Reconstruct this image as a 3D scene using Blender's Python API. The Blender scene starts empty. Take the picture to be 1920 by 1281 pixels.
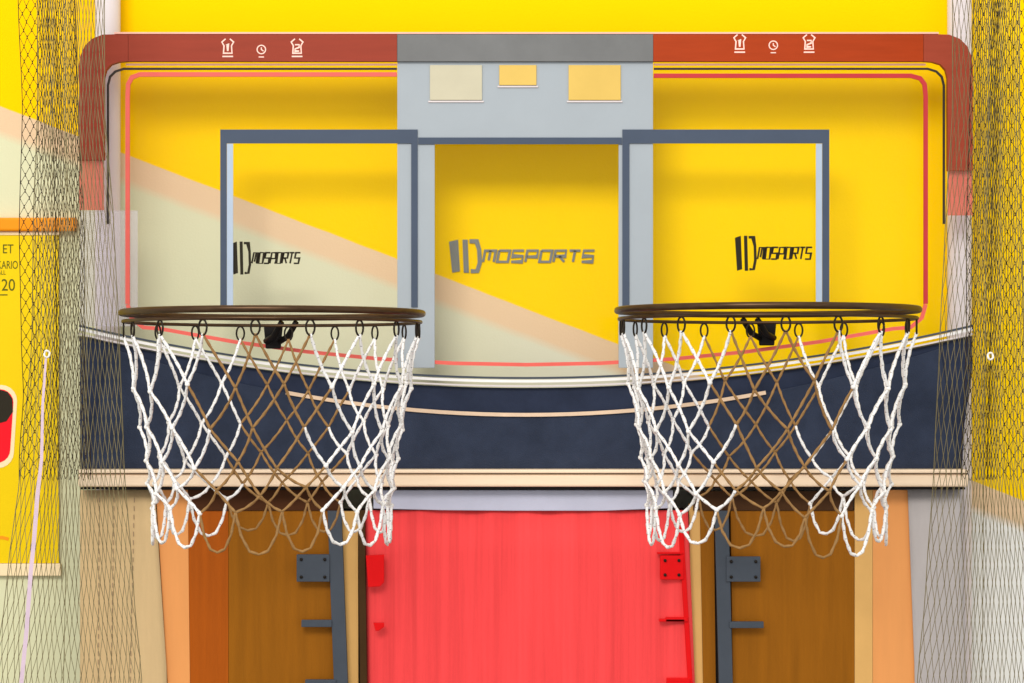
import bpy, bmesh, math, random
from mathutils import Vector, Matrix
random.seed(7)
scene = bpy.context.scene
C = scene.collection

# ------------------------------------------------------------------ camera, light, exposure
S = 0.0015            # drawing units per photo pixel on the board plane (y = 0)
D = 6.0               # camera distance from the board plane, drawing units
ZC = 1.90             # camera height, drawing units
ZM = 2.0              # height of the picture centre on the board plane
F, LIFT = 0.47, 1.0   # drawing units to metres, and height of the drawing's zero above the floor
GZ = -LIFT / F        # the floor in drawing units
cam_d = bpy.data.cameras.new('camera')
cam = bpy.data.objects.new('camera', cam_d); C.objects.link(cam)
cam.location = (0, -D * F, ZC * F + LIFT); cam.rotation_euler = (math.radians(90), 0, 0)
cam_d.sensor_width = 36; cam_d.sensor_fit = 'HORIZONTAL'
cam_d.lens = 36 * D / (1920 * S)
cam_d.shift_y = (ZM - ZC) / (1920 * S)
cam_d.clip_start = 0.05; cam_d.clip_end = 200
scene.camera = cam

world = bpy.data.worlds.new('World'); scene.world = world; world.use_nodes = True
bg = world.node_tree.nodes['Background']
bg.inputs[0].default_value = (0.97, 0.98, 1.0, 1); bg.inputs[1].default_value = 1.0
key_d = bpy.data.lights.new('hall_light', 'AREA')
key_d.shape = 'RECTANGLE'; key_d.size = 2.2; key_d.size_y = 1.3; key_d.energy = 150
key_d.color = (1.0, 0.975, 0.94)
key = bpy.data.objects.new('hall_light', key_d); C.objects.link(key)
key.location = (-0.9, -3.9, 4.4)
key.rotation_euler = (Vector((0, 0, 1.9)) - key.location).to_track_quat('-Z', 'Y').to_euler()
scene.view_settings.view_transform = 'Standard'
scene.view_settings.look = 'None'
scene.view_settings.gamma = 1
scene.view_settings.exposure = 0.0
try: scene.cycles.transparent_max_bounces = 24
except Exception: pass

# ------------------------------------------------------------------ helpers
def at(px, py, Y=0.0):
    k = (Y + D) / D
    return Vector(((px - 960) * S * k, Y, ZC + ((640.5 - py) * S + ZM - ZC) * k))

def lin(c):
    out = []
    for v in c:
        v /= 255.0
        out.append(v / 12.92 if v <= 0.04045 else ((v + 0.055) / 1.055) ** 2.4)
    return out

MATS = {}
def mat(name, rgb, rough=0.5, var=0.06, scale=12.0, bump=0.0, bscale=200.0, metal=0.0, spec=0.12, stretch=None, k=0.94, coat=0.0):
    if name in MATS: return MATS[name]
    m = bpy.data.materials.new(name); m.use_nodes = True
    nt = m.node_tree; b = nt.nodes['Principled BSDF']
    base = [x * k for x in lin(rgb)]
    tc = nt.nodes.new('ShaderNodeTexCoord'); src = tc.outputs['Object']
    mp = nt.nodes.new('ShaderNodeMapping'); mp.inputs['Scale'].default_value = [q / F for q in (stretch or (1, 1, 1))]
    nt.links.new(src, mp.inputs[0]); src = mp.outputs[0]
    nz = nt.nodes.new('ShaderNodeTexNoise'); nz.inputs['Scale'].default_value = scale; nz.inputs['Detail'].default_value = 6
    nz.inputs['Roughness'].default_value = 0.65
    nt.links.new(src, nz.inputs['Vector'])
    cr = nt.nodes.new('ShaderNodeValToRGB')
    cr.color_ramp.elements[0].position = 0.3; cr.color_ramp.elements[1].position = 0.7
    cr.color_ramp.elements[0].color = [max(0, x * (1 - var)) for x in base] + [1]
    cr.color_ramp.elements[1].color = [min(1, x * (1 + var * 0.8) + var * 0.01) for x in base] + [1]
    nt.links.new(nz.outputs['Fac'], cr.inputs[0]); nt.links.new(cr.outputs[0], b.inputs['Base Color'])
    rr = nt.nodes.new('ShaderNodeMapRange'); rr.inputs[3].default_value = max(0, rough - 0.08); rr.inputs[4].default_value = min(1, rough + 0.1)
    nt.links.new(nz.outputs['Fac'], rr.inputs[0]); nt.links.new(rr.outputs[0], b.inputs['Roughness'])
    b.inputs['Metallic'].default_value = metal
    b.inputs['Specular IOR Level'].default_value = spec
    b.inputs['Coat Weight'].default_value = coat
    if bump:
        n2 = nt.nodes.new('ShaderNodeTexNoise'); n2.inputs['Scale'].default_value = bscale; n2.inputs['Detail'].default_value = 3
        nt.links.new(src, n2.inputs['Vector'])
        bp = nt.nodes.new('ShaderNodeBump'); bp.inputs['Strength'].default_value = bump; bp.inputs['Distance'].default_value = 0.004
        nt.links.new(n2.outputs['Fac'], bp.inputs['Height']); nt.links.new(bp.outputs[0], b.inputs['Normal'])
    MATS[name] = m
    return m

def film(name, tint, gloss_rough=0.08, body=None, body_amt=0.0, gloss=0.02):
    """clear or tinted acrylic: passes light with a tint, mirrors a little at grazing angles"""
    if name in MATS: return MATS[name]
    m = bpy.data.materials.new(name); m.use_nodes = True
    nt = m.node_tree; out = nt.nodes['Material Output']; nt.nodes.remove(nt.nodes['Principled BSDF'])
    tr = nt.nodes.new('ShaderNodeBsdfTransparent'); tr.inputs[0].default_value = list(tint) + [1]
    last = tr.outputs[0]
    if body:
        df = nt.nodes.new('ShaderNodeBsdfDiffuse'); df.inputs[0].default_value = lin(body) + [1]
        mx = nt.nodes.new('ShaderNodeMixShader'); mx.inputs[0].default_value = body_amt
        nt.links.new(last, mx.inputs[1]); nt.links.new(df.outputs[0], mx.inputs[2]); last = mx.outputs[0]
    gl = nt.nodes.new('ShaderNodeBsdfGlossy'); gl.inputs['Roughness'].default_value = gloss_rough
    mx = nt.nodes.new('ShaderNodeMixShader'); mx.inputs[0].default_value = gloss
    nt.links.new(last, mx.inputs[1]); nt.links.new(gl.outputs[0], mx.inputs[2])
    nt.links.new(mx.outputs[0], out.inputs[0])
    MATS[name] = m
    return m

def link(name, me, m, parent=None):
    o = bpy.data.objects.new(name, me); C.objects.link(o)
    if m: me.materials.append(m)
    if parent:
        o.parent = parent
        o.matrix_parent_inverse = parent.matrix_world.inverted()
    return o

def tag(o, label, cat, group=None):
    o['label'] = label; o['category'] = cat
    if group: o['group'] = group
    return o

def thing(name, label, cat, loc, group=None):
    o = bpy.data.objects.new(name, None); C.objects.link(o)
    o.empty_display_size = 0.1; o.location = loc
    bpy.context.view_layer.update()
    return tag(o, label, cat, group)

def finish(bm, name, m, parent=None, bevel=0.0, smooth=False):
    bmesh.ops.remove_doubles(bm, verts=bm.verts, dist=1e-6)
    bmesh.ops.recalc_face_normals(bm, faces=bm.faces)
    me = bpy.data.meshes.new(name); bm.to_mesh(me); bm.free()
    if smooth:
        for p in me.polygons: p.use_smooth = True
    o = link(name, me, m, parent)
    if bevel:
        md = o.modifiers.new('bevel', 'BEVEL'); md.width = bevel; md.segments = 2; md.limit_method = 'ANGLE'; md.angle_limit = 0.6
    return o

def add_poly(bm, pts, Y, T):
    """prism: photo-pixel outline placed on depth Y, running back by T metres"""
    f = [bm.verts.new(at(x, y, Y)) for x, y in pts]
    b = [bm.verts.new(v.co + Vector((0, T, 0))) for v in f]
    n = len(pts)
    bm.faces.new(f); bm.faces.new(b[::-1])
    for i in range(n): bm.faces.new((f[i], b[i], b[(i + 1) % n], f[(i + 1) % n]))

def poly(name, pts, Y, T, m, parent=None, bevel=0.0):
    bm = bmesh.new(); add_poly(bm, pts, Y, T)
    return finish(bm, name, m, parent, bevel)

def rect(x0, y0, x1, y1): return [(x0, y0), (x1, y0), (x1, y1), (x0, y1)]

def add_ribbon(bm, pts, w, Y, T, closed=False):
    n = len(pts); P = [Vector((x, y)) for x, y in pts]; L = []; R = []
    for i in range(n):
        if closed: a, b = P[i - 1], P[(i + 1) % n]
        else: a, b = P[max(0, i - 1)], P[min(n - 1, i + 1)]
        t = (b - a); t = t.normalized() if t.length > 0 else Vector((1, 0))
        q = Vector((-t.y, t.x)); ww = w / 2
        if 0 < i < n - 1 or closed:
            t1 = (P[i] - P[i - 1]).normalized(); q1 = Vector((-t1.y, t1.x)); c = max(0.5, q.dot(q1)); ww /= c
        L.append(P[i] + q * ww); R.append(P[i] - q * ww)
    V = []
    for i in range(n):
        a, b = at(L[i].x, L[i].y, Y), at(R[i].x, R[i].y, Y); dv = Vector((0, T, 0))
        V.append([bm.verts.new(p) for p in (a, b, b + dv, a + dv)])
    rng = range(n) if closed else range(n - 1)
    for i in rng:
        p, q = V[i], V[(i + 1) % n]
        for k in range(4): bm.faces.new((p[k], p[(k + 1) % 4], q[(k + 1) % 4], q[k]))
    if not closed: bm.faces.new(V[0][::-1]); bm.faces.new(V[-1])

def ribbon(name, pts, w, Y, T, m, parent=None, closed=False, bevel=0.0):
    bm = bmesh.new(); add_ribbon(bm, pts, w, Y, T, closed)
    return finish(bm, name, m, parent, bevel)

def add_tube(bm, pts, r, sides=6, cap=True, twist=None, closed=False):
    rings = []; n = len(pts); up = Vector((0.13, 0.97, 0.21)).normalized()
    for i in range(n):
        if closed: t = pts[(i + 1) % n] - pts[i - 1]
        else: t = pts[min(n - 1, i + 1)] - pts[max(0, i - 1)]
        if t.length < 1e-9: t = Vector((0, 0, 1))
        t.normalize(); a = t.cross(up)
        if a.length < 1e-3: a = t.cross(Vector((1, 0, 0)))
        a.normalize(); b = t.cross(a)
        rr = r[i] if isinstance(r, (list, tuple)) else r
        ring = []
        for k in range(sides):
            an = 2 * math.pi * k / sides; q = 1.0
            if twist is not None:
                q = 1.0 + 0.22 * math.cos(2 * (an - twist * i))
            ring.append(bm.verts.new(pts[i] + (a * math.cos(an) + b * math.sin(an)) * rr * q))
        rings.append(ring)
    for i in range(n if closed else n - 1):
        p, q = rings[i], rings[(i + 1) % n]
        for k in range(sides): bm.faces.new((p[k], p[(k + 1) % sides], q[(k + 1) % sides], q[k]))
    if cap and not closed and sides > 2: bm.faces.new(rings[0][::-1]); bm.faces.new(rings[-1])

def tube(name, pts, r, m, parent=None, sides=8, closed=False):
    bm = bmesh.new(); add_tube(bm, pts, r, sides, closed=closed)
    return finish(bm, name, m, parent, smooth=True)

def text_mesh(body, px, py, height_px, Y, T, m, parent, name='lettering', xs=1.0, shear=0.0):
    cu = bpy.data.curves.new('t', 'FONT'); cu.body = body; cu.size = 1.0; cu.extrude = 0.0; cu.shear = shear
    o = bpy.data.objects.new('t', cu); C.objects.link(o)
    me = bpy.data.meshes.new_from_object(o.evaluated_get(bpy.context.evaluated_depsgraph_get()))
    bpy.data.objects.remove(o)
    bm = bmesh.new(); bm.from_mesh(me); bpy.data.meshes.remove(me)
    k = height_px / 0.7
    for v in bm.verts: v.co = at(px + v.co.x * k * xs, py - v.co.y * k, Y)
    ret = bmesh.ops.extrude_face_region(bm, geom=bm.faces[:])
    for g in ret['geom']:
        if isinstance(g, bmesh.types.BMVert): g.co.y += T
    return finish(bm, name, m, parent)

def interp(tab, y):
    if y <= tab[0][0]: return list(tab[0][1:])
    for a, b in zip(tab, tab[1:]):
        if y <= b[0]:
            t = (y - a[0]) / (b[0] - a[0]); t = t * t * (3 - 2 * t) * 0.5 + t * 0.5
            return [p + (q - p) * t for p, q in zip(a[1:], b[1:])]
    return list(tab[-1][1:])

# ------------------------------------------------------------------ materials
M_red_bar  = mat('red_lacquer', (150, 58, 38), 0.42, 0.08, 6, stretch=(1, 1, 8))
M_orange_bar = mat('orange_red_lacquer', (168, 58, 12), 0.42, 0.08, 6, stretch=(1, 1, 8))
M_dkred    = mat('dark_red_paint', (150, 24, 34), 0.45)
M_dkred2   = mat('crimson_line_paint', (196, 58, 62), 0.5)
M_grey_bar = mat('charcoal_lacquer', (116, 116, 114), 0.4, 0.1, 8)
M_umber    = mat('umber_lacquer', (66, 42, 12), 0.45, 0.15, 9)
M_slate    = mat('slate_paint', (72, 78, 86), 0.5, 0.08, 10)
M_dark     = mat('dark_paint', (58, 50, 46), 0.5, 0.1, 10)
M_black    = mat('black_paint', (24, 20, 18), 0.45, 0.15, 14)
M_navy     = mat('navy_board', (38, 46, 66), 0.6, 0.25, 9, bump=0.12, bscale=500)
M_ink      = mat('black_ink', (44, 38, 26), 0.6)
M_cream    = mat('cream_paint', (248, 222, 190), 0.45, 0.05, 5, stretch=(1, 4, 14))
M_white    = mat('white_paint', (240, 236, 232), 0.4, 0.05, 9)
M_pink     = mat('red_line_paint', (232, 104, 92), 0.5)
M_topline  = mat('pink_edge_paint', (250, 190, 170), 0.5)
M_palegrey = mat('pale_grey_panel', (166, 173, 177), 0.55, 0.04, 4)
M_post     = mat('pale_post', (218, 207, 204), 0.5, 0.05, 5, stretch=(1, 1, .3))
M_ochre    = mat('ochre_display', (172, 134, 8), 0.25, 0.06, 6)
M_ochre_hi = mat('amber_display', (222, 186, 96), 0.3, 0.05, 6)
M_creamdis = mat('cream_display', (200, 192, 164), 0.3, 0.05, 6)
M_print    = mat('print_pale_pink', (255, 214, 196), 0.5)
M_greyink  = mat('grey_ink', (126, 126, 118), 0.5)
M_rail     = mat('tan_rail', (168, 92, 40), 0.45, 0.15, 10, stretch=(.4, 4, 8))
M_paleblue = mat('pale_blue_fascia', (214, 220, 234), 0.6, 0.05, 8)
M_sand     = mat('sand_canvas', (218, 186, 136), 0.85, 0.08, 7, bump=0.3, bscale=420, stretch=(3, 1, .4))
M_peach    = mat('peach_board', (238, 160, 92), 0.6, 0.05, 6, stretch=(3, 1, .3))
M_brown    = mat('brown_board', (150, 90, 6), 0.6, 0.14, 5, bump=0.1, bscale=60, stretch=(7, 1, .35))
M_brown2   = mat('rust_board', (174, 84, 6), 0.6, 0.12, 5, bump=0.1, bscale=60, stretch=(7, 1, .35))
M_redcloth = mat('red_canvas', (252, 74, 74), 0.8, 0.2, 4, bump=0.3, bscale=200, stretch=(7, 1, .18))
M_reddark  = mat('deep_red_paint', (226, 8, 12), 0.5)
M_warmgrey = mat('warm_grey_canvas', (190, 182, 178), 0.85, 0.07, 7, bump=0.3, bscale=420, stretch=(3, 1, .4))
M_straw    = mat('straw_board', (226, 176, 104), 0.6, 0.06, 6)
M_cord     = mat('black_net_cord', (30, 22, 18), 0.75, 0.25, 40)
M_lav      = mat('lavender_strap', (214, 190, 204), 0.7, 0.06, 20, bump=0.2, bscale=300)
M_poster   = mat('yellow_poster', (240, 202, 0), 0.5, 0.03, 3)
M_posterback = mat('pale_poster_edge', (250, 224, 178), 0.5)
M_orange   = mat('orange_hanger', (246, 150, 20), 0.4, 0.06, 9)
M_redprint = mat('red_print', (250, 20, 36), 0.5)
M_greenink = mat('olive_ink', (92, 96, 24), 0.6)
M_rim      = mat('bronze_rim', (78, 58, 40), 0.34, 0.3, 20, metal=0.65, stretch=(1, 1, 6))
M_hook     = mat('dark_steel_hook', (44, 38, 32), 0.4, metal=0.5)
M_ring     = mat('bright_ring', (245, 240, 232), 0.3)
M_browncord = mat('brown_cord', (96, 58, 22), 0.8, 0.15, 30)
M_thread   = mat('stitch_thread', (168, 142, 112), 0.8)
M_redthread = mat('red_stitch_thread', (240, 72, 72), 0.8)
F_clear  = film('clear_acrylic', (0.997, 0.997, 0.997), gloss=0.006)
F_smoke  = film('smoked_acrylic', (0.64, 0.59, 0.52), 0.12, gloss=0.006)
F_smoke2 = film('dark_smoked_acrylic', (0.38, 0.34, 0.32), 0.12, gloss=0.006)
F_coral  = film('coral_film', (0.99, 0.80, 0.78), 0.2, (226, 120, 96), 0.55)
F_blue   = film('pale_blue_film', (0.9, 0.95, 1.0), 0.2, (186, 200, 222), 0.7)
F_frost  = film('frosted_lilac_film', (0.96, 0.95, 0.98), 0.3, (226, 220, 220), 0.22)

def rope_mat():
    m = bpy.data.materials.new('twisted_white_rope'); m.use_nodes = True; nt = m.node_tree; b = nt.nodes['Principled BSDF']
    at_ = nt.nodes.new('ShaderNodeAttribute'); at_.attribute_name = 'twist'
    cr = nt.nodes.new('ShaderNodeValToRGB'); e = cr.color_ramp.elements
    e[0].position = 0.06; e[0].color = (0.3, 0.29, 0.28, 1); e[1].position = 0.26; e[1].color = (0.84, 0.82, 0.79, 1)
    nt.links.new(at_.outputs['Fac'], cr.inputs[0])
    tc = nt.nodes.new('ShaderNodeTexCoord'); nz = nt.nodes.new('ShaderNodeTexNoise'); nz.inputs['Scale'].default_value = 60
    nt.links.new(tc.outputs['Object'], nz.inputs['Vector'])
    mr = nt.nodes.new('ShaderNodeMapRange'); mr.inputs[3].default_value = 0.82; mr.inputs[4].default_value = 1.05
    nt.links.new(nz.outputs['Fac'], mr.inputs[0])
    mx = nt.nodes.new('ShaderNodeVectorMath'); mx.operation = 'SCALE'
    nt.links.new(cr.outputs[0], mx.inputs[0]); nt.links.new(mr.outputs[0], mx.inputs['Scale'])
    nt.links.new(mx.outputs[0], b.inputs['Base Color']); b.inputs['Roughness'].default_value = 0.8
    b.inputs['Specular IOR Level'].default_value = 0.2
    return m
M_rope = rope_mat()

# ------------------------------------------------------------------ the setting: painted wall and ground
YW = 0.20
def wall_mat():
    m = bpy.data.materials.new('two_tone_wall_paint'); m.use_nodes = True; nt = m.node_tree; b = nt.nodes['Principled BSDF']
    a, c = at(0, 198, YW), at(1920, 938, YW); sl = (c.z - a.z) / (c.x - a.x)
    tc0 = nt.nodes.new('ShaderNodeTexCoord'); tc = nt.nodes.new('ShaderNodeMapping')
    tc.inputs['Scale'].default_value = (1 / F, 1 / F, 1 / F); tc.inputs['Location'].default_value = (0, 0, GZ)
    nt.links.new(tc0.outputs['Object'], tc.inputs[0])
    sp = nt.nodes.new('ShaderNodeSeparateXYZ'); nt.links.new(tc.outputs[0], sp.inputs[0])
    mu = nt.nodes.new('ShaderNodeMath'); mu.operation = 'MULTIPLY_ADD'; mu.inputs[1].default_value = -sl
    nt.links.new(sp.outputs['X'], mu.inputs[0]); nt.links.new(sp.outputs['Z'], mu.inputs[2])          # z - sl*x
    nz = nt.nodes.new('ShaderNodeTexNoise'); nz.inputs['Scale'].default_value = 9; nz.inputs['Detail'].default_value = 4
    nt.links.new(tc.outputs[0], nz.inputs['Vector'])
    ad = nt.nodes.new('ShaderNodeMath'); ad.operation = 'MULTIPLY_ADD'; ad.inputs[1].default_value = 0.006
    nt.links.new(nz.outputs['Fac'], ad.inputs[0]); nt.links.new(mu.outputs[0], ad.inputs[2])
    c0 = a.z - sl * a.x
    mr = nt.nodes.new('ShaderNodeMapRange'); mr.inputs[1].default_value = c0 - 0.16; mr.inputs[2].default_value = c0 + 0.02
    nt.links.new(ad.outputs[0], mr.inputs[0])
    cr = nt.nodes.new('ShaderNodeValToRGB'); cr.color_ramp.interpolation = 'LINEAR'; e = cr.color_ramp.elements
    gx = nt.nodes.new('ShaderNodeMapRange'); gx.inputs[1].default_value = -1.3; gx.inputs[2].default_value = 1.4
    nt.links.new(sp.outputs['X'], gx.inputs[0])
    lo = nt.nodes.new('ShaderNodeValToRGB'); l = lo.color_ramp.elements
    l[0].position = 0.0; l[0].color = [x * 0.95 for x in lin((218, 216, 176))] + [1]
    l[1].position = 1.0; l[1].color = [x * 0.95 for x in lin((240, 238, 230))] + [1]
    mid = lo.color_ramp.elements.new(0.45); mid.color = [x * 0.95 for x in lin((216, 212, 180))] + [1]
    nt.links.new(gx.outputs[0], lo.inputs[0])
    yl = nt.nodes.new('ShaderNodeValToRGB'); q = yl.color_ramp.elements
    q[0].color = [x * 0.95 for x in lin((255, 204, 0))] + [1]; q[1].color = [x * 0.96 for x in lin((255, 210, 0))] + [1]
    nt.links.new(gx.outputs[0], yl.inputs[0])
    # band of beige between
    m1 = nt.nodes.new('ShaderNodeMix'); m1.data_type = 'RGBA'
    s1 = nt.nodes.new('ShaderNodeMapRange'); s1.inputs[1].default_value = 0.36; s1.inputs[2].default_value = 0.52
    nt.links.new(mr.outputs[0], s1.inputs[0]); nt.links.new(s1.outputs[0], m1.inputs[0])
    nt.links.new(lo.outputs[0], m1.inputs[6]); m1.inputs[7].default_value = [x * 0.95 for x in lin((228, 196, 156))] + [1]
    m2 = nt.nodes.new('ShaderNodeMix'); m2.data_type = 'RGBA'
    s2 = nt.nodes.new('ShaderNodeMapRange'); s2.inputs[1].default_value = 0.885; s2.inputs[2].default_value = 0.905
    nt.links.new(mr.outputs[0], s2.inputs[0]); nt.links.new(s2.outputs[0], m2.inputs[0])
    nt.links.new(m1.outputs[2], m2.inputs[6]); nt.links.new(yl.outputs[0], m2.inputs[7])
    n3 = nt.nodes.new('ShaderNodeTexNoise'); n3.inputs['Scale'].default_value = 2.2; n3.inputs['Detail'].default_value = 8
    nt.links.new(tc.outputs[0], n3.inputs['Vector'])
    v = nt.nodes.new('ShaderNodeMapRange'); v.inputs[3].default_value = 0.94; v.inputs[4].default_value = 1.05
    nt.links.new(n3.outputs['Fac'], v.inputs[0])
    sc = nt.nodes.new('ShaderNodeVectorMath'); sc.operation = 'SCALE'
    nt.links.new(m2.outputs[2], sc.inputs[0]); nt.links.new(v.outputs[0], sc.inputs['Scale'])
    nt.links.new(sc.outputs[0], b.inputs['Base Color'])
    b.inputs['Roughness'].default_value = 0.7; b.inputs['Specular IOR Level'].default_value = 0.03
    n4 = nt.nodes.new('ShaderNodeTexNoise'); n4.inputs['Scale'].default_value = 140
    nt.links.new(tc.outputs[0], n4.inputs['Vector'])
    bp = nt.nodes.new('ShaderNodeBump'); bp.inputs['Strength'].default_value = 0.1; bp.inputs['Distance'].default_value = 0.002
    nt.links.new(n4.outputs['Fac'], bp.inputs['Height']); nt.links.new(bp.outputs[0], b.inputs['Normal'])
    return m
bm = bmesh.new(); bmesh.ops.create_cube(bm, size=1)
for v in bm.verts: v.co = Vector((v.co.x * 14, YW + 0.06 + v.co.y * 0.12, (GZ + 4.6) / 2 + v.co.z * (4.6 - GZ)))
w = finish(bm, 'wall', wall_mat()); w['kind'] = 'structure'
bm = bmesh.new()
vs = [bm.verts.new(p) for p in ((-7, -9, GZ), (7, -9, GZ), (7, YW, GZ), (-7, YW, GZ))]; bm.faces.new(vs)
g = finish(bm, 'ground', mat('grey_floor', (150, 144, 136), 0.6, 0.1, 3)); g['kind'] = 'structure'

FLOOR = 3394          # photo row of the floor, far below the frame

# pale uprights behind the boards
for x0, x1, lab in ((178, 226, 'pale grey upright tube behind the brick red end of the board'),
                    (1776, 1822, 'pale grey upright tube behind the orange red end of the board')):
    Yp = 0.13; p = at((x0 + x1) / 2, 640, Yp); r = (x1 - x0) / 2 * S
    o = thing('upright_tube', lab, 'post', (p.x, Yp, GZ), 'pale uprights behind the boards')
    tube('tube', [Vector((p.x, Yp, z)) for z in (GZ + 0.02, 1, 2, 4.4)], r, M_post, o, 24)
    tube('foot_plate', [Vector((p.x, Yp, z)) for z in (GZ, GZ + 0.019)], r * 1.9, M_post, o, 24)

# posters
def poster(xo, x1, label, dark, xl):
    Yp = YW - 0.012
    o = thing('poster', label, 'poster', at((xl + x1) / 2, 1078, Yp))
    return o, Yp
po, Yp = poster(0, 110, 'yellow wall poster under an orange hanger bar at the left net curtain', False, -260)
poly('sheet', rect(-260, 440, 110, 1056), Yp, 0.008, M_poster, po)
poly('bottom_edge', rect(-262, 1057, 114, 1080), Yp - 0.006, 0.014, M_posterback, po, 0.002)
poly('top_edge', rect(-262, 434, 112, 441), Yp - 0.004, 0.012, M_posterback, po, 0.002)
hg = poly('hanger_bar', rect(-262, 408, 142, 433), Yp - 0.02, 0.03, M_orange, po, 0.006)
text_mesh('ET', 4, 475, 17, Yp - 0.001, 0.001, M_greenink, po, xs=0.8)
text_mesh('KARIO', -6, 504, 15, Yp - 0.001, 0.001, M_greenink, po, xs=0.62)
text_mesh('TALL', -10, 515, 8, Yp - 0.001, 0.001, M_greenink, po, xs=0.8)
text_mesh('20', 2, 545, 22, Yp - 0.001, 0.001, M_greenink, po, xs=0.85)
ribbon('rule', [(-200, 553), (14, 553)], 2, Yp - 0.001, 0.001, M_greenink, po)
def capsule(cx, y0, y1, r):
    pts = [(cx + r * math.cos(a), y0 + r + r * math.sin(a)) for a in [math.pi + i * math.pi / 10 for i in range(11)]]
    pts += [(cx + (y1 - y0) * 0.0 + r * math.cos(a) - 6, y1 - r + r * math.sin(a)) for a in [i * math.pi / 10 for i in range(11)]]
    return pts
poly('printed_badge_edge', capsule(2, 722, 878, 30), Yp - 0.001, 0.001, M_posterback, po)
poly('printed_badge', capsule(0, 730, 868, 25), Yp - 0.002, 0.001, M_redprint, po)
poly('printed_badge_cap', [(-25, 752), (-15, 736), (0, 731), (14, 735), (23, 748), (24, 772), (12, 790), (-25, 800)], Yp - 0.003, 0.001, M_ink, po)
ribbon('printed_stroke', [(-30, 1012), (4, 1008), (16, 1011)], 6, Yp - 0.001, 0.001, M_orange, po)

# ------------------------------------------------------------------ logo strokes
GLY = {
 'M': [[(0, 1), (0, 0), (1, 0), (1, 1)], [(.5, 0), (.5, .85)]],
 'O': [[(0, 0), (1, 0), (1, 1), (0, 1), (0, 0)]],
 'S': [[(1, 0), (0, 0), (0, .5), (1, .5), (1, 1), (0, 1)]],
 'P': [[(0, 1), (0, 0), (1, 0), (1, .55), (.05, .55)]],
 'R': [[(0, 1), (0, 0), (1, 0), (1, .5), (.05, .5)], [(.45, .5), (1, 1)]],
 'T': [[(0, 0), (1, 0)], [(.5, 0), (.5, 1)]],
}
def logo(parent, x, y, w, h, Y, m, em_h, em_w, lw=3.6):
    """emblem of slanting bars and a D, then the squared letters"""
    bm = bmesh.new()
    T = 0.0012 if parent.name[:4] != 'wall' else 0.003
    ey = y + h / 2 - em_h / 2
    add_poly(bm, [(x, ey + 4), (x + em_w * .28, ey), (x + em_w * .34, ey + em_h - 3), (x + em_w * .1, ey + em_h)], Y, T)
    add_poly(bm, [(x + em_w * .42, ey), (x + em_w * .58, ey), (x + em_w * .62, ey + em_h), (x + em_w * .46, ey + em_h)], Y, T)
    add_ribbon(bm, [(x + em_w * .64, ey + 3), (x + em_w * .86, ey + 3), (x + em_w * .94, ey + em_h * .3), (x + em_w * .96, ey + em_h * .7), (x + em_w * .88, ey + em_h - 3), (x + em_w * .68, ey + em_h - 3)], em_w * .13, Y, T)
    finish(bm, 'emblem', m, parent)
    word = 'MOSPORTS'; x0 = x + em_w * 1.06; ww = (w - em_w * 1.06) / len(word)
    for i, ch in enumerate(word):
        bm = bmesh.new()
        for st in GLY[ch]:
            add_ribbon(bm, [(x0 + (i + a * .76) * ww + (1 - b) * 4, y + b * h) for a, b in st], lw, Y, T)
        finish(bm, 'letter', m, parent)

wl = thing('wall_sign', 'pale grey emblem and word painted on the yellow wall between the two hoops', 'sign', at(975, 510, YW - 0.004))
logo(wl, 842, 470, 275, 21, YW - 0.004, M_greyink, 62, 60, 4.5)

# ------------------------------------------------------------------ backboards
def arc_y(x, x0=148, x1=1824, y0=618, sag=98):
    t = (x - x0) / (x1 - x0) * 2 - 1
    return y0 + sag * (1 - t * t)
ARC = [(148 + i * 1676 / 40, arc_y(148 + i * 1676 / 40)) for i in range(41)]
def shift(pts, dx, dy=0): return [(x + dx, y + dy) for x, y in pts]
OUT_TOP = [(148, 124), (151, 104), (159, 86), (172, 73), (192, 65), (212, 64), (1762, 64), (1782, 66), (1801, 73), (1813, 86), (1821, 104), (1824, 124)]

def jersey(parent, cx, cy, digit, Y, m):
    bm = bmesh.new(); T = 0.001
    add_ribbon(bm, [(cx - 4, cy - 18), (cx - 11, cy - 12), (cx - 7, cy - 5), (cx - 8, cy + 9), (cx + 8, cy + 9), (cx + 7, cy - 5), (cx + 11, cy - 12), (cx + 4, cy - 18)], 2.4, Y, T)
    add_ribbon(bm, [(cx - 10, cy + 15), (cx + 10, cy + 15)], 2.6, Y, T)
    if digit == 1: add_ribbon(bm, [(cx - 3, cy - 6), (cx, cy - 9), (cx, cy + 5)], 3, Y, T)
    else: add_ribbon(bm, [(cx - 4, cy - 7), (cx + 4, cy - 7), (cx + 4, cy - 2), (cx - 4, cy + 1), (cx - 4, cy + 5), (cx + 4, cy + 5)], 2.4, Y, T)
    finish(bm, 'player_icon', m, parent)
def clock(parent, cx, cy, Y, m):
    bm = bmesh.new(); T = 0.001
    add_ribbon(bm, [(cx + 8 * math.cos(a), cy + 8 * math.sin(a)) for a in [i * math.pi / 8 for i in range(16)]], 2, Y, T, True)
    add_ribbon(bm, [(cx, cy - 4), (cx, cy), (cx + 4, cy + 3)], 2, Y, T)
    add_ribbon(bm, [(cx - 5, cy + 14), (cx + 5, cy + 14)], 2, Y, T)
    finish(bm, 'clock_icon', m, parent)

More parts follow.
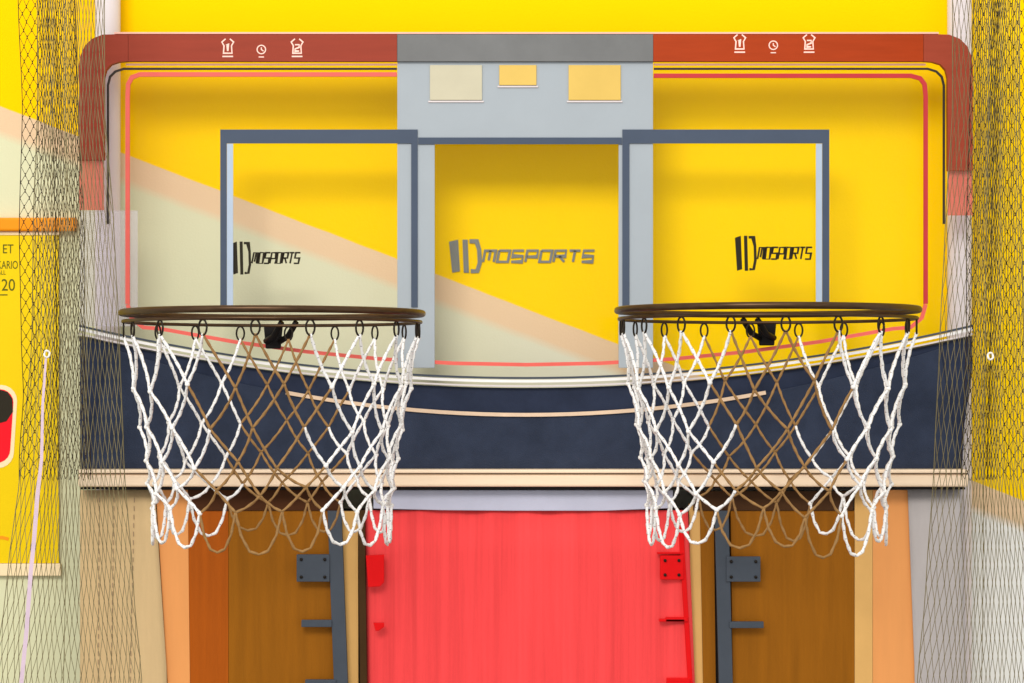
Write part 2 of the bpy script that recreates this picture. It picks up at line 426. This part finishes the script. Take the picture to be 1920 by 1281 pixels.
b = thing('backboard', 'wide clear acrylic backboard with a red and grey top bar and red inner outline', 'backboard', at(988, 716, 0.0))
poly('acrylic_sheet', OUT_TOP + ARC[::-1], 0.0, 0.010, F_clear, b)
Yb, Tb = -0.022, 0.021
M_red2 = mat('brick_lacquer', (158, 66, 44), 0.42, 0.08, 6, stretch=(1, 1, 8))
LC = [(148, 124), (151, 104), (159, 86), (172, 73), (192, 65), (212, 64.5), (240, 64.5)]
LI = [(240, 115), (224, 116), (208, 121), (199, 131), (195, 146)]
mir = lambda pts: [(1972 - x, y) for x, y in pts]
bars = [([(148, 300)] + LC + LI + [(195, 300)], M_red_bar), (rect(240.6, 64.5, 744.4, 115), M_red_bar), (rect(745, 64.5, 1224.4, 115), M_grey_bar),
        (rect(1225, 64.5, 1731.4, 115), M_orange_bar), (([(1824, 320)] + mir(LC) + mir(LI) + [(1777, 320)])[::-1], M_red2)]
for pts, m_ in bars: poly('top_bar', pts, Yb, Tb, m_, b)
ribbon('top_edge_strip', [(214, 62), (1760, 62)], 3, -0.020, 0.018, M_topline, b)
Yl, Tl = -0.006, 0.0055
ribbon('border_line', [(202, 420), (202, 160), (206, 144), (216, 134), (232, 129), (744, 129)], 4, Yl, Tl, M_dark, b)
ribbon('border_line', [(1226, 129), (1740, 129), (1756, 134), (1766, 144), (1770, 160), (1770, 420)], 4, Yl, Tl, M_dark, b)
ribbon('pale_line', [(236, 121), (744, 121)], 3.5, Yl, Tl, M_topline, b)
ribbon('pale_line', [(1226, 121), (1736, 121)], 3.5, Yl, Tl, M_topline, b)
inner = [(239, 570), (239, 180), (240, 158), (247, 145), (262, 139.5), (744, 139.5)]
ribbon('red_border', inner, 8, -0.0075, 0.007, M_pink, b)
ribbon('red_border', [(1226, 142), (1708, 142), (1726, 147), (1734, 158), (1736, 180), (1736, 570)], 8, -0.0075, 0.007, M_dkred2, b)
ribbon('red_border', [(239, 571), (246, 596), (268, 614)] + [(300 + i * 137.5, arc_y(300 + i * 137.5, 239, 1736, 604, 80)) for i in range(11)] + [(1708, 614), (1729, 596), (1736, 571)], 7, -0.0075, 0.007, M_pink, b)
ribbon('coral_band', [(171.5, 301), (171.5, 394)], 46, -0.004, 0.0035, F_coral, b)
ribbon('coral_band', [(1800.5, 321), (1800.5, 404)], 46, -0.004, 0.0035, F_coral, b)
poly('frosted_strip', rect(150, 395, 258, 612), -0.003, 0.0025, F_frost, b)
for dx_, iy in ((0, 0), (960, -8)):
    jersey(b, 427 + dx_, 91 + iy, 1, Yb - 0.001, M_print)
    clock(b, 490 + dx_, 93 + iy, Yb - 0.001, M_print)
    jersey(b, 557 + dx_, 91 + iy, 2, Yb - 0.001, M_print)
# grey score section in the middle of the board and the outlines of the three windows
poly('score_section', [(745, 116), (1224.4, 116), (1224.4, 690), (1160, 690), (1160, 270), (815, 270), (815, 690), (745, 690)], -0.012, 0.011, M_palegrey, b, 0.001)
for x0, x1, y1_, m_ in ((806, 904, 188, M_creamdis), (936, 1006, 160, M_ochre_hi), (1066, 1164, 188, M_ochre_hi)):
    sw = poly('score_window', rect(x0, 122, x1, y1_), -0.0165, 0.004, m_, b, 0.0015)
    poly('window_frame', [(x0 - 3, y1_ + 1), (x1 + 3, y1_ + 1), (x1 + 3, y1_ + 4), (x0 - 3, y1_ + 4)], -0.0155, 0.003, M_post, sw)
Yh = -0.016
def outline_box(x0, x1, y0, yb, t, w, m_):
    poly('window_outline', [(x0, y0), (x1, y0), (x1, yb), (x1 - w, yb), (x1 - w, y0 + t), (x0 + w, y0 + t), (x0 + w, yb), (x0, yb)], Yh, 0.0035, m_, b)
M_bluegrey = mat('blue_grey_outline', (74, 84, 100), 0.5, 0.06, 8)
M_paleline = mat('pale_blue_outline', (176, 190, 206), 0.5, 0.05, 8)
outline_box(413, 783, 243, 576, 26, 12, M_bluegrey)
poly('outline_inlay', rect(425.5, 269.5, 437, 576), Yh + 0.001, 0.0025, M_paleline, b)
outline_box(1167, 1555, 243, 576, 26, 13, M_bluegrey)
poly('outline_inlay', rect(1530, 269.5, 1541.5, 576), Yh + 0.001, 0.0025, M_paleline, b)
poly('window_outline', rect(784, 258, 1166, 270.5), Yh, 0.0035, M_bluegrey, b)
logo(b, 434, 474, 128, 20, -0.006, M_ink, 62, 36, 3.2)
logo(b, 1378, 464, 144, 22, -0.006, M_ink, 66, 40, 3.4)
ribbon('lower_edge', shift(ARC, 0, -7), 4, -0.010, 0.0095, M_slate, b)
ribbon('lower_edge', shift(ARC, 0, -1), 5, -0.012, 0.0115, M_white, b)
ribbon('lower_edge', shift(ARC, 0, 8), 3, -0.012, 0.0115, M_post, b)

# ------------------------------------------------------------------ navy cabinets below the boards
cb = thing('cabinet', 'long navy cabinet under the wide backboard', 'cabinet', at(960, FLOOR, 0.004))
poly('navy_board', shift(ARC, 0, 12) + [(1822, 700), (1808, 800), (1804, 880), (150, 880), (150, 760), (150, 640)], 0.004, 0.17, M_navy, cb)
poly('plinth', rect(150, 958, 1800, FLOOR), 0.06, 0.11, M_dark, cb)
o = poly('fascia_board', [(1262, 919), (700, 919), (700, 954), (830, 957), (960, 958), (1130, 958), (1262, 953)], -0.014, 0.017, mat('lilac_grey_board', (192, 192, 208), 0.55, 0.06, 8), None, 0.002)
tag(o, 'lilac grey board above the red canvas and under the cream rail', 'board')
trim = [(168 + i * 1636 / 40, 640 + 138 * (1 - (i / 20 - 1) ** 2)) for i in range(41)]
poly('lower_pad', trim[1:-1] + [(1800, 879), (156, 879)], -0.006, 0.009, mat('slate_navy_pad', (44, 52, 70), 0.6, 0.25, 9, bump=0.2, bscale=300), cb, 0.002)
ribbon('curved_trim', trim[9:-9], 7, -0.012, 0.0055, mat('pale_tan_trim', (226, 196, 166), 0.45, 0.12, 10), cb)

rail = thing('cream_rail', 'long cream rail running below both navy cabinets', 'rail', at(980, 916, -0.03))
poly('rail_body', rect(146, 889, 1816, 913), -0.060, 0.063, M_cream, rail, 0.006)
poly('rail_top_lip', rect(146, 881, 1816, 887.5), -0.070, 0.072, M_cream, rail, 0.003)
poly('rail_seam', rect(148, 887.6, 1814, 888.9), -0.052, 0.05, M_umber, rail)
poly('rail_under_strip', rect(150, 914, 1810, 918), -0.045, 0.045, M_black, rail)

# ------------------------------------------------------------------ lower front: cloth, boards, slatted posts
YL = 0.0
def cloth(name, label, cat, xt0, xt1, y0, xb0, xb1, m, folds=0.006, stitches=(), sm=None, parts=True):
    """hanging canvas: a subdivided sheet with shallow folds and its own thickness"""
    ext = (FLOOR - 30 - 1281) / (1281 - y0)
    xe0, xe1 = xb0 + (xb0 - xt0) * ext * 0.3, xb1 + (xb1 - xt1) * ext * 0.3
    root = thing(name, label, cat, at((xe0 + xe1) / 2, FLOOR, YL))
    bm = bmesh.new(); NU, NV = max(6, int((xt1 - xt0) / 10)), 30; rows = []
    def pos(u, v, off=0.0):
        y = y0 + (FLOOR - 5 - y0) * v
        t = min(1.0, (y - y0) / (1281 - y0)); l = xt0 + (xb0 - xt0) * t; r = xt1 + (xb1 - xt1) * t
        x = l + (r - l) * u
        d = folds * (0.25 + v) * (math.sin(u * (xt1 - xt0) / 26 + 0.7) + 0.5 * math.sin(u * (xt1 - xt0) / 11 + 2 + v))
        return at(x, y, YL + d - off)
    for j in range(NV + 1): rows.append([bm.verts.new(pos(i / NU, j / NV)) for i in range(NU + 1)])
    for j in range(NV):
        for i in range(NU): bm.faces.new((rows[j][i], rows[j][i + 1], rows[j + 1][i + 1], rows[j + 1][i]))
    o = finish(bm, 'canvas', m, root, smooth=True)
    md = o.modifiers.new('thick', 'SOLIDIFY'); md.thickness = 0.003; md.offset = -1
    if stitches:
        bm = bmesh.new()
        for sx, lean in stitches:
            y = y0 + 14
            while y < 1500:
                t = (y - y0) / (1281 - y0)
                for_x = lambda yy: sx + lean * (yy - y0) / (1281 - y0)
                l = xt0 + (xb0 - xt0) * min(1, t); r = xt1 + (xb1 - xt1) * min(1, t)
                a = pos((for_x(y) - l) / (r - l), (y - y0) / (FLOOR - 5 - y0), 0.0022)
                c = pos((for_x(y + 9) - l) / (r - l), (y + 9 - y0) / (FLOOR - 5 - y0), 0.0022)
                add_tube(bm, [a, c], 0.0012, 4)
                y += 16
        s = finish(bm, 'stitching', sm, root); s['kind'] = 'stuff'
    return root

cloth('sand_canvas', 'sand coloured stitched canvas hanging beside the left net curtain', 'canvas', 150, 290, 919, 150, 314, M_sand, 0.009,
      [(186, -2), (214, -6), (252, -8)], M_thread)
cloth('red_canvas', 'wide coral red canvas hanging in the middle under the cream rail', 'canvas', 685, 1290, 957, 689, 1303, M_redcloth, 0.013,
      (), None)
cloth('grey_canvas', 'warm grey canvas hanging beside the right net curtain', 'canvas', 1702, 1802, 917, 1716, 1812, M_warmgrey, 0.012,
      (), None)

def plank(name, label, pts_top, m, Y=0.012, T=0.02, cat='board'):
    (xt0, xt1, y0), (xb0, xb1) = pts_top
    k = (FLOOR - y0) / (1281 - y0); q = 1 + (k - 1) * 0.3
    o = poly(name, [(xt0, y0), (xt1, y0), (xt0 + (xb1 - xb0 + xb0 - xt0) if False else xb1, 1281), (xt1 + (xb1 - xt1) * q, FLOOR), (xt0 + (xb0 - xt0) * q, FLOOR), (xb0, 1281)], Y, T, m, None)
    return tag(o, label, cat)
plank('peach_board', 'narrow peach board between the sand canvas and the rust board', ((292, 352, 919), (314, 356)), M_peach)
plank('rust_board', 'rust brown board beside the peach board', ((352.6, 428, 958), (356.6, 428)), M_brown2)
plank('brown_board', 'brown board between the rust board and the slate post left of the red canvas', ((428.6, 614, 958), (428.6, 632)), M_brown)
o = poly('header_board', rect(352.6, 919, 640, 957.4), 0.008, 0.03, mat('dark_umber_board', (78, 42, 16), 0.6, 0.1, 8)); tag(o, 'dark umber header board above the brown board left of the red canvas', 'board')
plank('straw_board', 'straw yellow board between the slate post and the umber post left of the red canvas', ((641, 671, 959), (653, 672)), M_straw)
plank('straw_board', 'straw yellow board at the right edge of the red canvas', ((1292, 1312, 945), (1298, 1318)), M_straw, 0.016)
plank('brown_board', 'narrow brown board left of the slate post beside the red canvas', ((1312.6, 1338, 958), (1318.6, 1342)), M_brown)
plank('brown_board', 'broad brown board between the slate post and the straw board right of the red canvas', ((1370, 1602, 958), (1374, 1602)), M_brown)
o = poly('header_board', rect(1300, 921, 1600, 957.4), 0.008, 0.03, mat('dark_umber_board2', (72, 44, 20), 0.6, 0.1, 8)); tag(o, 'dark umber header board above the brown board right of the red canvas', 'board')
plank('straw_board', 'straw yellow board between the broad brown board and the peach board', ((1602.6, 1636, 919), (1602.6, 1636)), M_straw)
plank('peach_board', 'peach board between the straw board and the grey canvas', ((1636.6, 1702, 919), (1636.6, 1716)), M_peach)

def post(name, label, x0, x1, lean, y0, m, tabs, teeth=None, Y=-0.016, T=0.016):
    root = thing(name, label, 'post', at((x0 + x1) / 2, FLOOR, Y))
    n = lean * (FLOOR - y0) / (1281 - y0) * 0.55
    poly('upright', [(x0, y0), (x1, y0), (x1 + lean, 1281), (x1 + n, FLOOR), (x0 + n, FLOOR), (x0 + lean, 1281)], Y, T, m, root, 0.001)
    for tx0, tx1, ty0, ty1 in tabs:
        bk = poly('bracket', rect(tx0, ty0, tx1, ty1), Y - 0.005, T, m, root, 0.0015)
        if ty1 - ty0 > 30:
            for bx, by in ((tx0 + 9, ty0 + 9), (tx1 - 9, ty0 + 9), (tx0 + 9, ty1 - 9), (tx1 - 9, ty1 - 9)):
                p = at(bx, by, Y - 0.005); tube('bolt', [p + Vector((0, 0.001, 0)), p + Vector((0, -0.004, 0))], 0.0045, M_hook, bk, 8)
    return root
post('slate_post', 'slate post with brackets over the brown board left of the red canvas', 614, 640, 12, 958, M_slate, [(556, 618, 1040, 1091), (565, 622, 1163, 1176), (572, 630, 1275, 1288)])
post('bracket_post', 'umber post along the left of the red canvas', 671, 684, 4, 957, M_umber, [])
post('bracket_post', 'deep red post with brackets along the right of the red canvas', 1272, 1281, 18, 985, M_reddark, [(1238, 1282, 1042, 1087), (1232, 1281, 1036, 1039), (1248, 1290, 1158, 1166), (1236, 1284, 1161, 1166), (1250, 1294, 1272, 1284)])
post('slate_post', 'slate post with brackets over the brown board right of the red canvas', 1340, 1366, 8, 958, M_slate, [(1362, 1426, 1044, 1091), (1368, 1432, 1166, 1178)])
# deep red brackets that lie on the left part of the red canvas
o = poly('red_bracket', [(686, 1042), (720, 1040), (720, 1092), (712, 1100), (690, 1101)], -0.03, 0.01, M_reddark, None, 0.001); tag(o, 'broad deep red bracket on the left edge of the red canvas', 'bracket')
o = poly('red_bracket', [(700, 1168), (720, 1168), (720, 1176), (710, 1183), (704, 1183)], -0.03, 0.01, M_reddark, None, 0.001); tag(o, 'small deep red bracket lower on the left edge of the red canvas', 'bracket')

# ------------------------------------------------------------------ hoops and rope nets
NH = 18
YH = -0.50
def hoop(cx, ry, R_px, label, plates):
    c = at(cx, ry, YH); R = R_px * S * (YH + D) / D
    h = thing('hoop', label, 'hoop', c, 'bronze hoops on the boards')
    N = 72
    def ringpts(r, dz): return [c + Vector((r * math.cos(2 * math.pi * i / N), r * math.sin(2 * math.pi * i / N), dz)) for i in range(N)]
    tube('rim', ringpts(R, 0), 0.0088, M_rim, h, 14, True)
    tube('lower_ring', ringpts(R * .99, -0.022), 0.0045, M_rim, h, 10, True)
    for k in range(NH):
        a = 2 * math.pi * (k + 0.5) / NH
        p = c + Vector((R * .985 * math.cos(a), R * .985 * math.sin(a), -0.044))
        tdir = Vector((-math.sin(a), math.cos(a), 0))
        tube('hook', [p + tdir * 0.011 * math.cos(q) + Vector((0, 0, 0.019 * math.sin(q))) for q in [2 * math.pi * i / 14 for i in range(14)]], 0.0026, M_hook, h, 6, True)
    for px in plates:
        mp_ = poly('mounting_plate', [(px - 18, ry + 22), (px + 18, ry + 22), (px + 14, ry + 66), (px - 14, ry + 66)], -0.034, 0.012, M_black, h, 0.003)
        a = at(px, ry + 52, -0.034); x = at(px, ry, YH).x - c.x
        e = c + Vector((x, math.sqrt(max(0.0, R * R - x * x)) , -0.014))
        for o_ in (-0.02, 0.02):
            tube('arm', [a + Vector((o_, 0, 0)), (a + e) / 2 + Vector((o_, 0, -0.012)), e + Vector((o_, 0, 0))], 0.0085, M_black, mp_, 8)

M_tanrope = mat('tan_rope', (150, 114, 70), 0.85, 0.2, 60)
def rope_net(cx, ry, R_px, yb, label, seed, tan):
    rnd = random.Random(seed)
    c = at(cx, ry, YH); R = R_px * S * (YH + D) / D * 0.985; k = S * (YH + D) / D
    H = (yb - ry) * k - 0.06
    lv = [(0.0, 1.0), (0.25, 0.95), (0.5, 0.89), (0.72, 0.85), (0.88, 0.83), (1.0, 0.79)]
    sway = rnd.uniform(-0.03, 0.03)
    root = thing('rope_net', label, 'net', c + Vector((0, 0, -0.06)), 'rope nets on the hoops')
    levels = [0.0, 0.28, 0.50, 0.68, 0.82, 0.93]
    jit = {(i, j): (rnd.uniform(-.035, .035), rnd.uniform(-.012, .012)) for i in range(NH * 2) for j in range(len(levels))}
    def node(i2, j):
        i2 %= NH * 2; ja, jz = jit[(i2, j)]
        if j == 0: ja = jz = 0
        a = 2 * math.pi * (i2 / 2 + 0.5) / NH + ja; v = levels[j]; r = 1.0
        for (v0, r0), (v1, r1) in zip(lv, lv[1:]):
            if v0 <= v <= v1: r = r0 + (r1 - r0) * (v - v0) / (v1 - v0)
        return c + Vector((R * r * math.cos(a) + sway * v, R * r * math.sin(a), -0.06 - H * v + jz))
    def cord(pts):
        mid = pts[len(pts) // 2]; dense = []; tn = abs(mid.x - c.x - tan * R) < 0.36 * R
        for a, b in zip(pts, pts[1:]):
            n = max(2, int((b - a).length / 0.007))
            for q in range(n): dense.append(a.lerp(b, q / n))
        dense.append(pts[-1])
        bm = bmesh.new(); add_tube(bm, dense, 0.0033 if tn else 0.0039, 8, twist=0.8)
        bmesh.ops.recalc_face_normals(bm, faces=bm.faces)
        me = bpy.data.meshes.new('cord'); bm.to_mesh(me); bm.free()
        at_ = me.attributes.new('twist', 'FLOAT', 'POINT'); ph = rnd.uniform(0, 6)
        at_.data.foreach_set('value', [0.5 + 0.5 * math.sin(r_ * 2.3 + ph + 2 * math.pi * q / 8) for r_ in range(len(dense)) for q in range(8)])
        for p in me.polygons: p.use_smooth = True
        link('cord', me, M_tanrope if tn else M_rope, root)
    L = len(levels)
    for i in range(NH):
        for j in range(L - 1):
            for s_ in (1, -1):
                a, b = node(2 * i + j, j), node(2 * i + j + s_, j + 1)
                m_ = (a + b) / 2; inw = Vector((c.x - m_.x, c.y - m_.y, 0)).normalized() * 0.01 + Vector((0, 0, -0.006))
                cord([a, a.lerp(b, .3) + inw * .8, a.lerp(b, .65) + inw * .8, b])
        # open loops along the lower hem
        a, b = node(2 * i + L - 1, L - 1), node(2 * i + L + 1, L - 1)
        d = Vector((0, 0, -0.075 - rnd.uniform(0, .03)))
        cord([a, a.lerp(b, .12) + d * .55, a.lerp(b, .3) + d * .92, a.lerp(b, .5) + d, a.lerp(b, .7) + d * .92, a.lerp(b, .88) + d * .55, b])
    bm = bmesh.new()
    for j in range(1, L):
        for i in range(NH):
            p = node(2 * i + j, j)
            if abs(p.x - c.x - tan * R) < 0.36 * R: continue
            bmesh.ops.create_icosphere(bm, subdivisions=2, radius=0.0064, matrix=Matrix.Translation(p))
    finish(bm, 'knots', mat('knot_white', (238, 234, 228), 0.8, 0.15, 40), root, smooth=True)['kind'] = 'stuff'
hoop(512, 588, 280, 'bronze hoop under the window outline with the logo over cream', (512,))
rope_net(512, 588, 280, 972, 'white and tan rope net hanging in front of the rust board', 11, 0.0)
hoop(1438, 582, 280, 'bronze hoop under the window outline with the logo over yellow', (1438,))
rope_net(1438, 582, 280, 972, 'white and tan rope net hanging in front of the broad brown board', 12, 0.0)

# ------------------------------------------------------------------ black net curtains
def curtain(tab, Yc, label, ring, seed, N=34, strap=None, bold=None, ybot=None, ytop=-140, m=None, r=0.0009, kr=0.0015, er=1.0, rows=15, grp='black net curtains beside the boards'):
    rnd = random.Random(seed); m = m or M_cord
    ybot = ybot or FLOOR - 4
    ks = tab[len(tab) // 2]
    root = thing('net_curtain', label, 'net', at(interp(tab, ybot)[1], ybot, Yc), grp)
    US = (0.0, 0.2, 0.72, 1.0)
    def pos(u, y, jit=True):
        xs = interp(tab, y)
        for a in range(3):
            if u <= US[a + 1] or a == 2:
                t = (u - US[a]) / (US[a + 1] - US[a]); x = xs[a] + (xs[a + 1] - xs[a]) * t; break
        f = 0.035 * math.sin(u * 23 + y * 0.002 + seed) + 0.02 * math.sin(u * 51 + seed * 2)
        return at(x, y, Yc + f)
    M = int((ybot - ytop) / rows)
    cache = {}
    def nd(i, j):
        if (i, j) not in cache:
            y = ytop + (ybot - ytop) * j / M
            p = pos(min(1, max(0, i / N + rnd.uniform(-.006, .006))), y + rnd.uniform(-2, 2)); cache[(i, j)] = p
        return cache[(i, j)]
    verts = []; faces = []
    def seg(a, b, r):
        t = (b - a).normalized(); s1 = t.cross(Vector((0, 1, 0))).normalized(); s2 = t.cross(s1)
        o = len(verts)
        for p in (a, b):
            for q in range(3):
                an = 2 * math.pi * q / 3; verts.append(p + (s1 * math.cos(an) + s2 * math.sin(an)) * r)
        for q in range(3):
            w_ = (q + 1) % 3; faces.append((o + q, o + w_, o + 3 + w_, o + 3 + q))
    for j in range(M):
        for i in range(N + 1):
            if (i + j) % 2: continue
            for d in (-1, 1):
                if 0 <= i + d <= N: seg(nd(i, j), nd(i + d, j + 1), r)
            for d in (0,):
                pass
    # knots of the mesh: short thicker ties
    for j in range(0, M):
        for i in range(N + 1):
            if (i + j) % 2 == 0:
                p = nd(i, j); seg(p + Vector((0, 0, 0.005)), p - Vector((0, 0, 0.005)), kr)
    me = bpy.data.meshes.new('mesh'); me.from_pydata([tuple(v) for v in verts], [], faces); me.update()
    o = link('netting', me, m, root); o['kind'] = 'stuff'
    # selvedge ropes along both edges and the gathered fold
    for u, re in ((0.0, 0.0018), (1.0, 0.0018), (0.45, 0.0016)):
        pts = [pos(u, ytop + (ybot - ytop) * t / 60) for t in range(61)]
        tube('edge_rope', pts, re * er, m, root, 6)
    # tie ring that gathers the net
    if ring:
      rx, ry = ring; c = at(rx, ry, Yc - 0.06)
      tube('tie_ring', [c + Vector((0.007 * math.cos(a), 0.002 * math.sin(3 * a), 0.009 * math.sin(a))) for a in [2 * math.pi * i / 16 for i in range(16)]], 0.0028, M_ring, root, 8, True)
    if strap:
        bm = bmesh.new(); pts = strap
        n = len(pts); V = []
        for (x, y, w_) in pts:
            V.append([bm.verts.new(at(x - w_ / 2, y, Yc - 0.07)), bm.verts.new(at(x + w_ / 2, y, Yc - 0.07)), bm.verts.new(at(x + w_ / 2, y, Yc - 0.065)), bm.verts.new(at(x - w_ / 2, y, Yc - 0.065))])
        for a, b in zip(V, V[1:]):
            for q in range(4): bm.faces.new((a[q], a[(q + 1) % 4], b[(q + 1) % 4], b[q]))
        bm.faces.new(V[0][::-1]); bm.faces.new(V[-1])
        finish(bm, 'lavender_strap', M_lav, root)
    if bold:
        tube('bold_rope', [at(x, y, Yc - 0.05) for x, y in bold], 0.0048, M_cord, root, 8)
    return root

M_cord2 = mat('umber_net_cord', (58, 46, 36), 0.8, 0.25, 40)
M_veil = mat('olive_net_cord', (128, 118, 84), 0.8, 0.1, 40)
TA = [(0, 34, 74, 104, 140), (200, 42, 80, 116, 146), (430, 36, 80, 130, 158), (640, 40, 84, 130, 158), (740, 44, 84, 132, 162), (860, 36, 84, 138, 170)]
TD = [(0, 1826, 1858, 1886, 1936), (200, 1818, 1850, 1880, 1936), (430, 1812, 1842, 1878, 1936), (640, 1812, 1840, 1876, 1934), (740, 1808, 1838, 1874, 1934), (860, 1802, 1832, 1872, 1936)]
VA = [(200, 70, 96, 150, 196), (430, 62, 96, 160, 214), (640, 60, 96, 164, 224), (860, 40, 86, 168, 232), (1100, 12, 64, 186, 250), (1281, -12, 44, 200, 266), (3400, -60, 10, 240, 320)]
VD = [(200, 1786, 1830, 1880, 1912), (430, 1772, 1822, 1880, 1916), (640, 1762, 1816, 1880, 1920), (860, 1752, 1808, 1884, 1934), (1100, 1736, 1794, 1896, 1956), (1281, 1720, 1782, 1904, 1970), (3400, 1660, 1750, 1920, 2020)]
curtain(TA, -0.30, 'dark net hanging in narrow folds beside the poster under the orange bar', (88, 664), 1, N=26, m=M_cord2, r=0.0008, kr=0.0013, er=0.6, ybot=900,
        strap=[(86, 672, 4), (80, 760, 5), (78, 860, 6), (70, 930, 8), (64, 1010, 8), (57, 1080, 8), (50, 1180, 8), (40, 1281, 8), (30, 1500, 8)])
curtain(TD, -0.30, 'dark net hanging in narrow folds at the orange red end of the board', (1857, 668), 4, N=26, m=M_cord2, r=0.0008, kr=0.0013, er=0.6, ybot=900)
curtain(VA, -0.33, 'olive net drape hanging from above over the sand canvas', None, 6, N=52, m=M_veil, r=0.0009, kr=0.0013, er=0.6, ytop=-140, rows=34, grp='olive net drapes at the board ends')
curtain(VD, -0.33, 'olive net drape hanging from above over the grey canvas', None, 7, N=52, m=M_veil, r=0.0009, kr=0.0013, er=0.6, ytop=-140, rows=34, grp='olive net drapes at the board ends')

# ------------------------------------------------------------------ drawing units to metres
for me in bpy.data.meshes:
    n = len(me.vertices); co = [0.0] * (3 * n); me.vertices.foreach_get('co', co)
    for i in range(n):
        co[3 * i] *= F; co[3 * i + 1] *= F; co[3 * i + 2] = co[3 * i + 2] * F + LIFT
    me.vertices.foreach_set('co', co); me.update()
for o in C.objects:
    if o.type == 'EMPTY': o.location = o.location * F + Vector((0, 0, LIFT))
    for md in o.modifiers:
        if md.type == 'BEVEL': md.width *= F
        if md.type == 'SOLIDIFY': md.thickness *= F
for o in C.objects:
    if o.parent: o.matrix_parent_inverse = Matrix.Translation(o.parent.location).inverted()
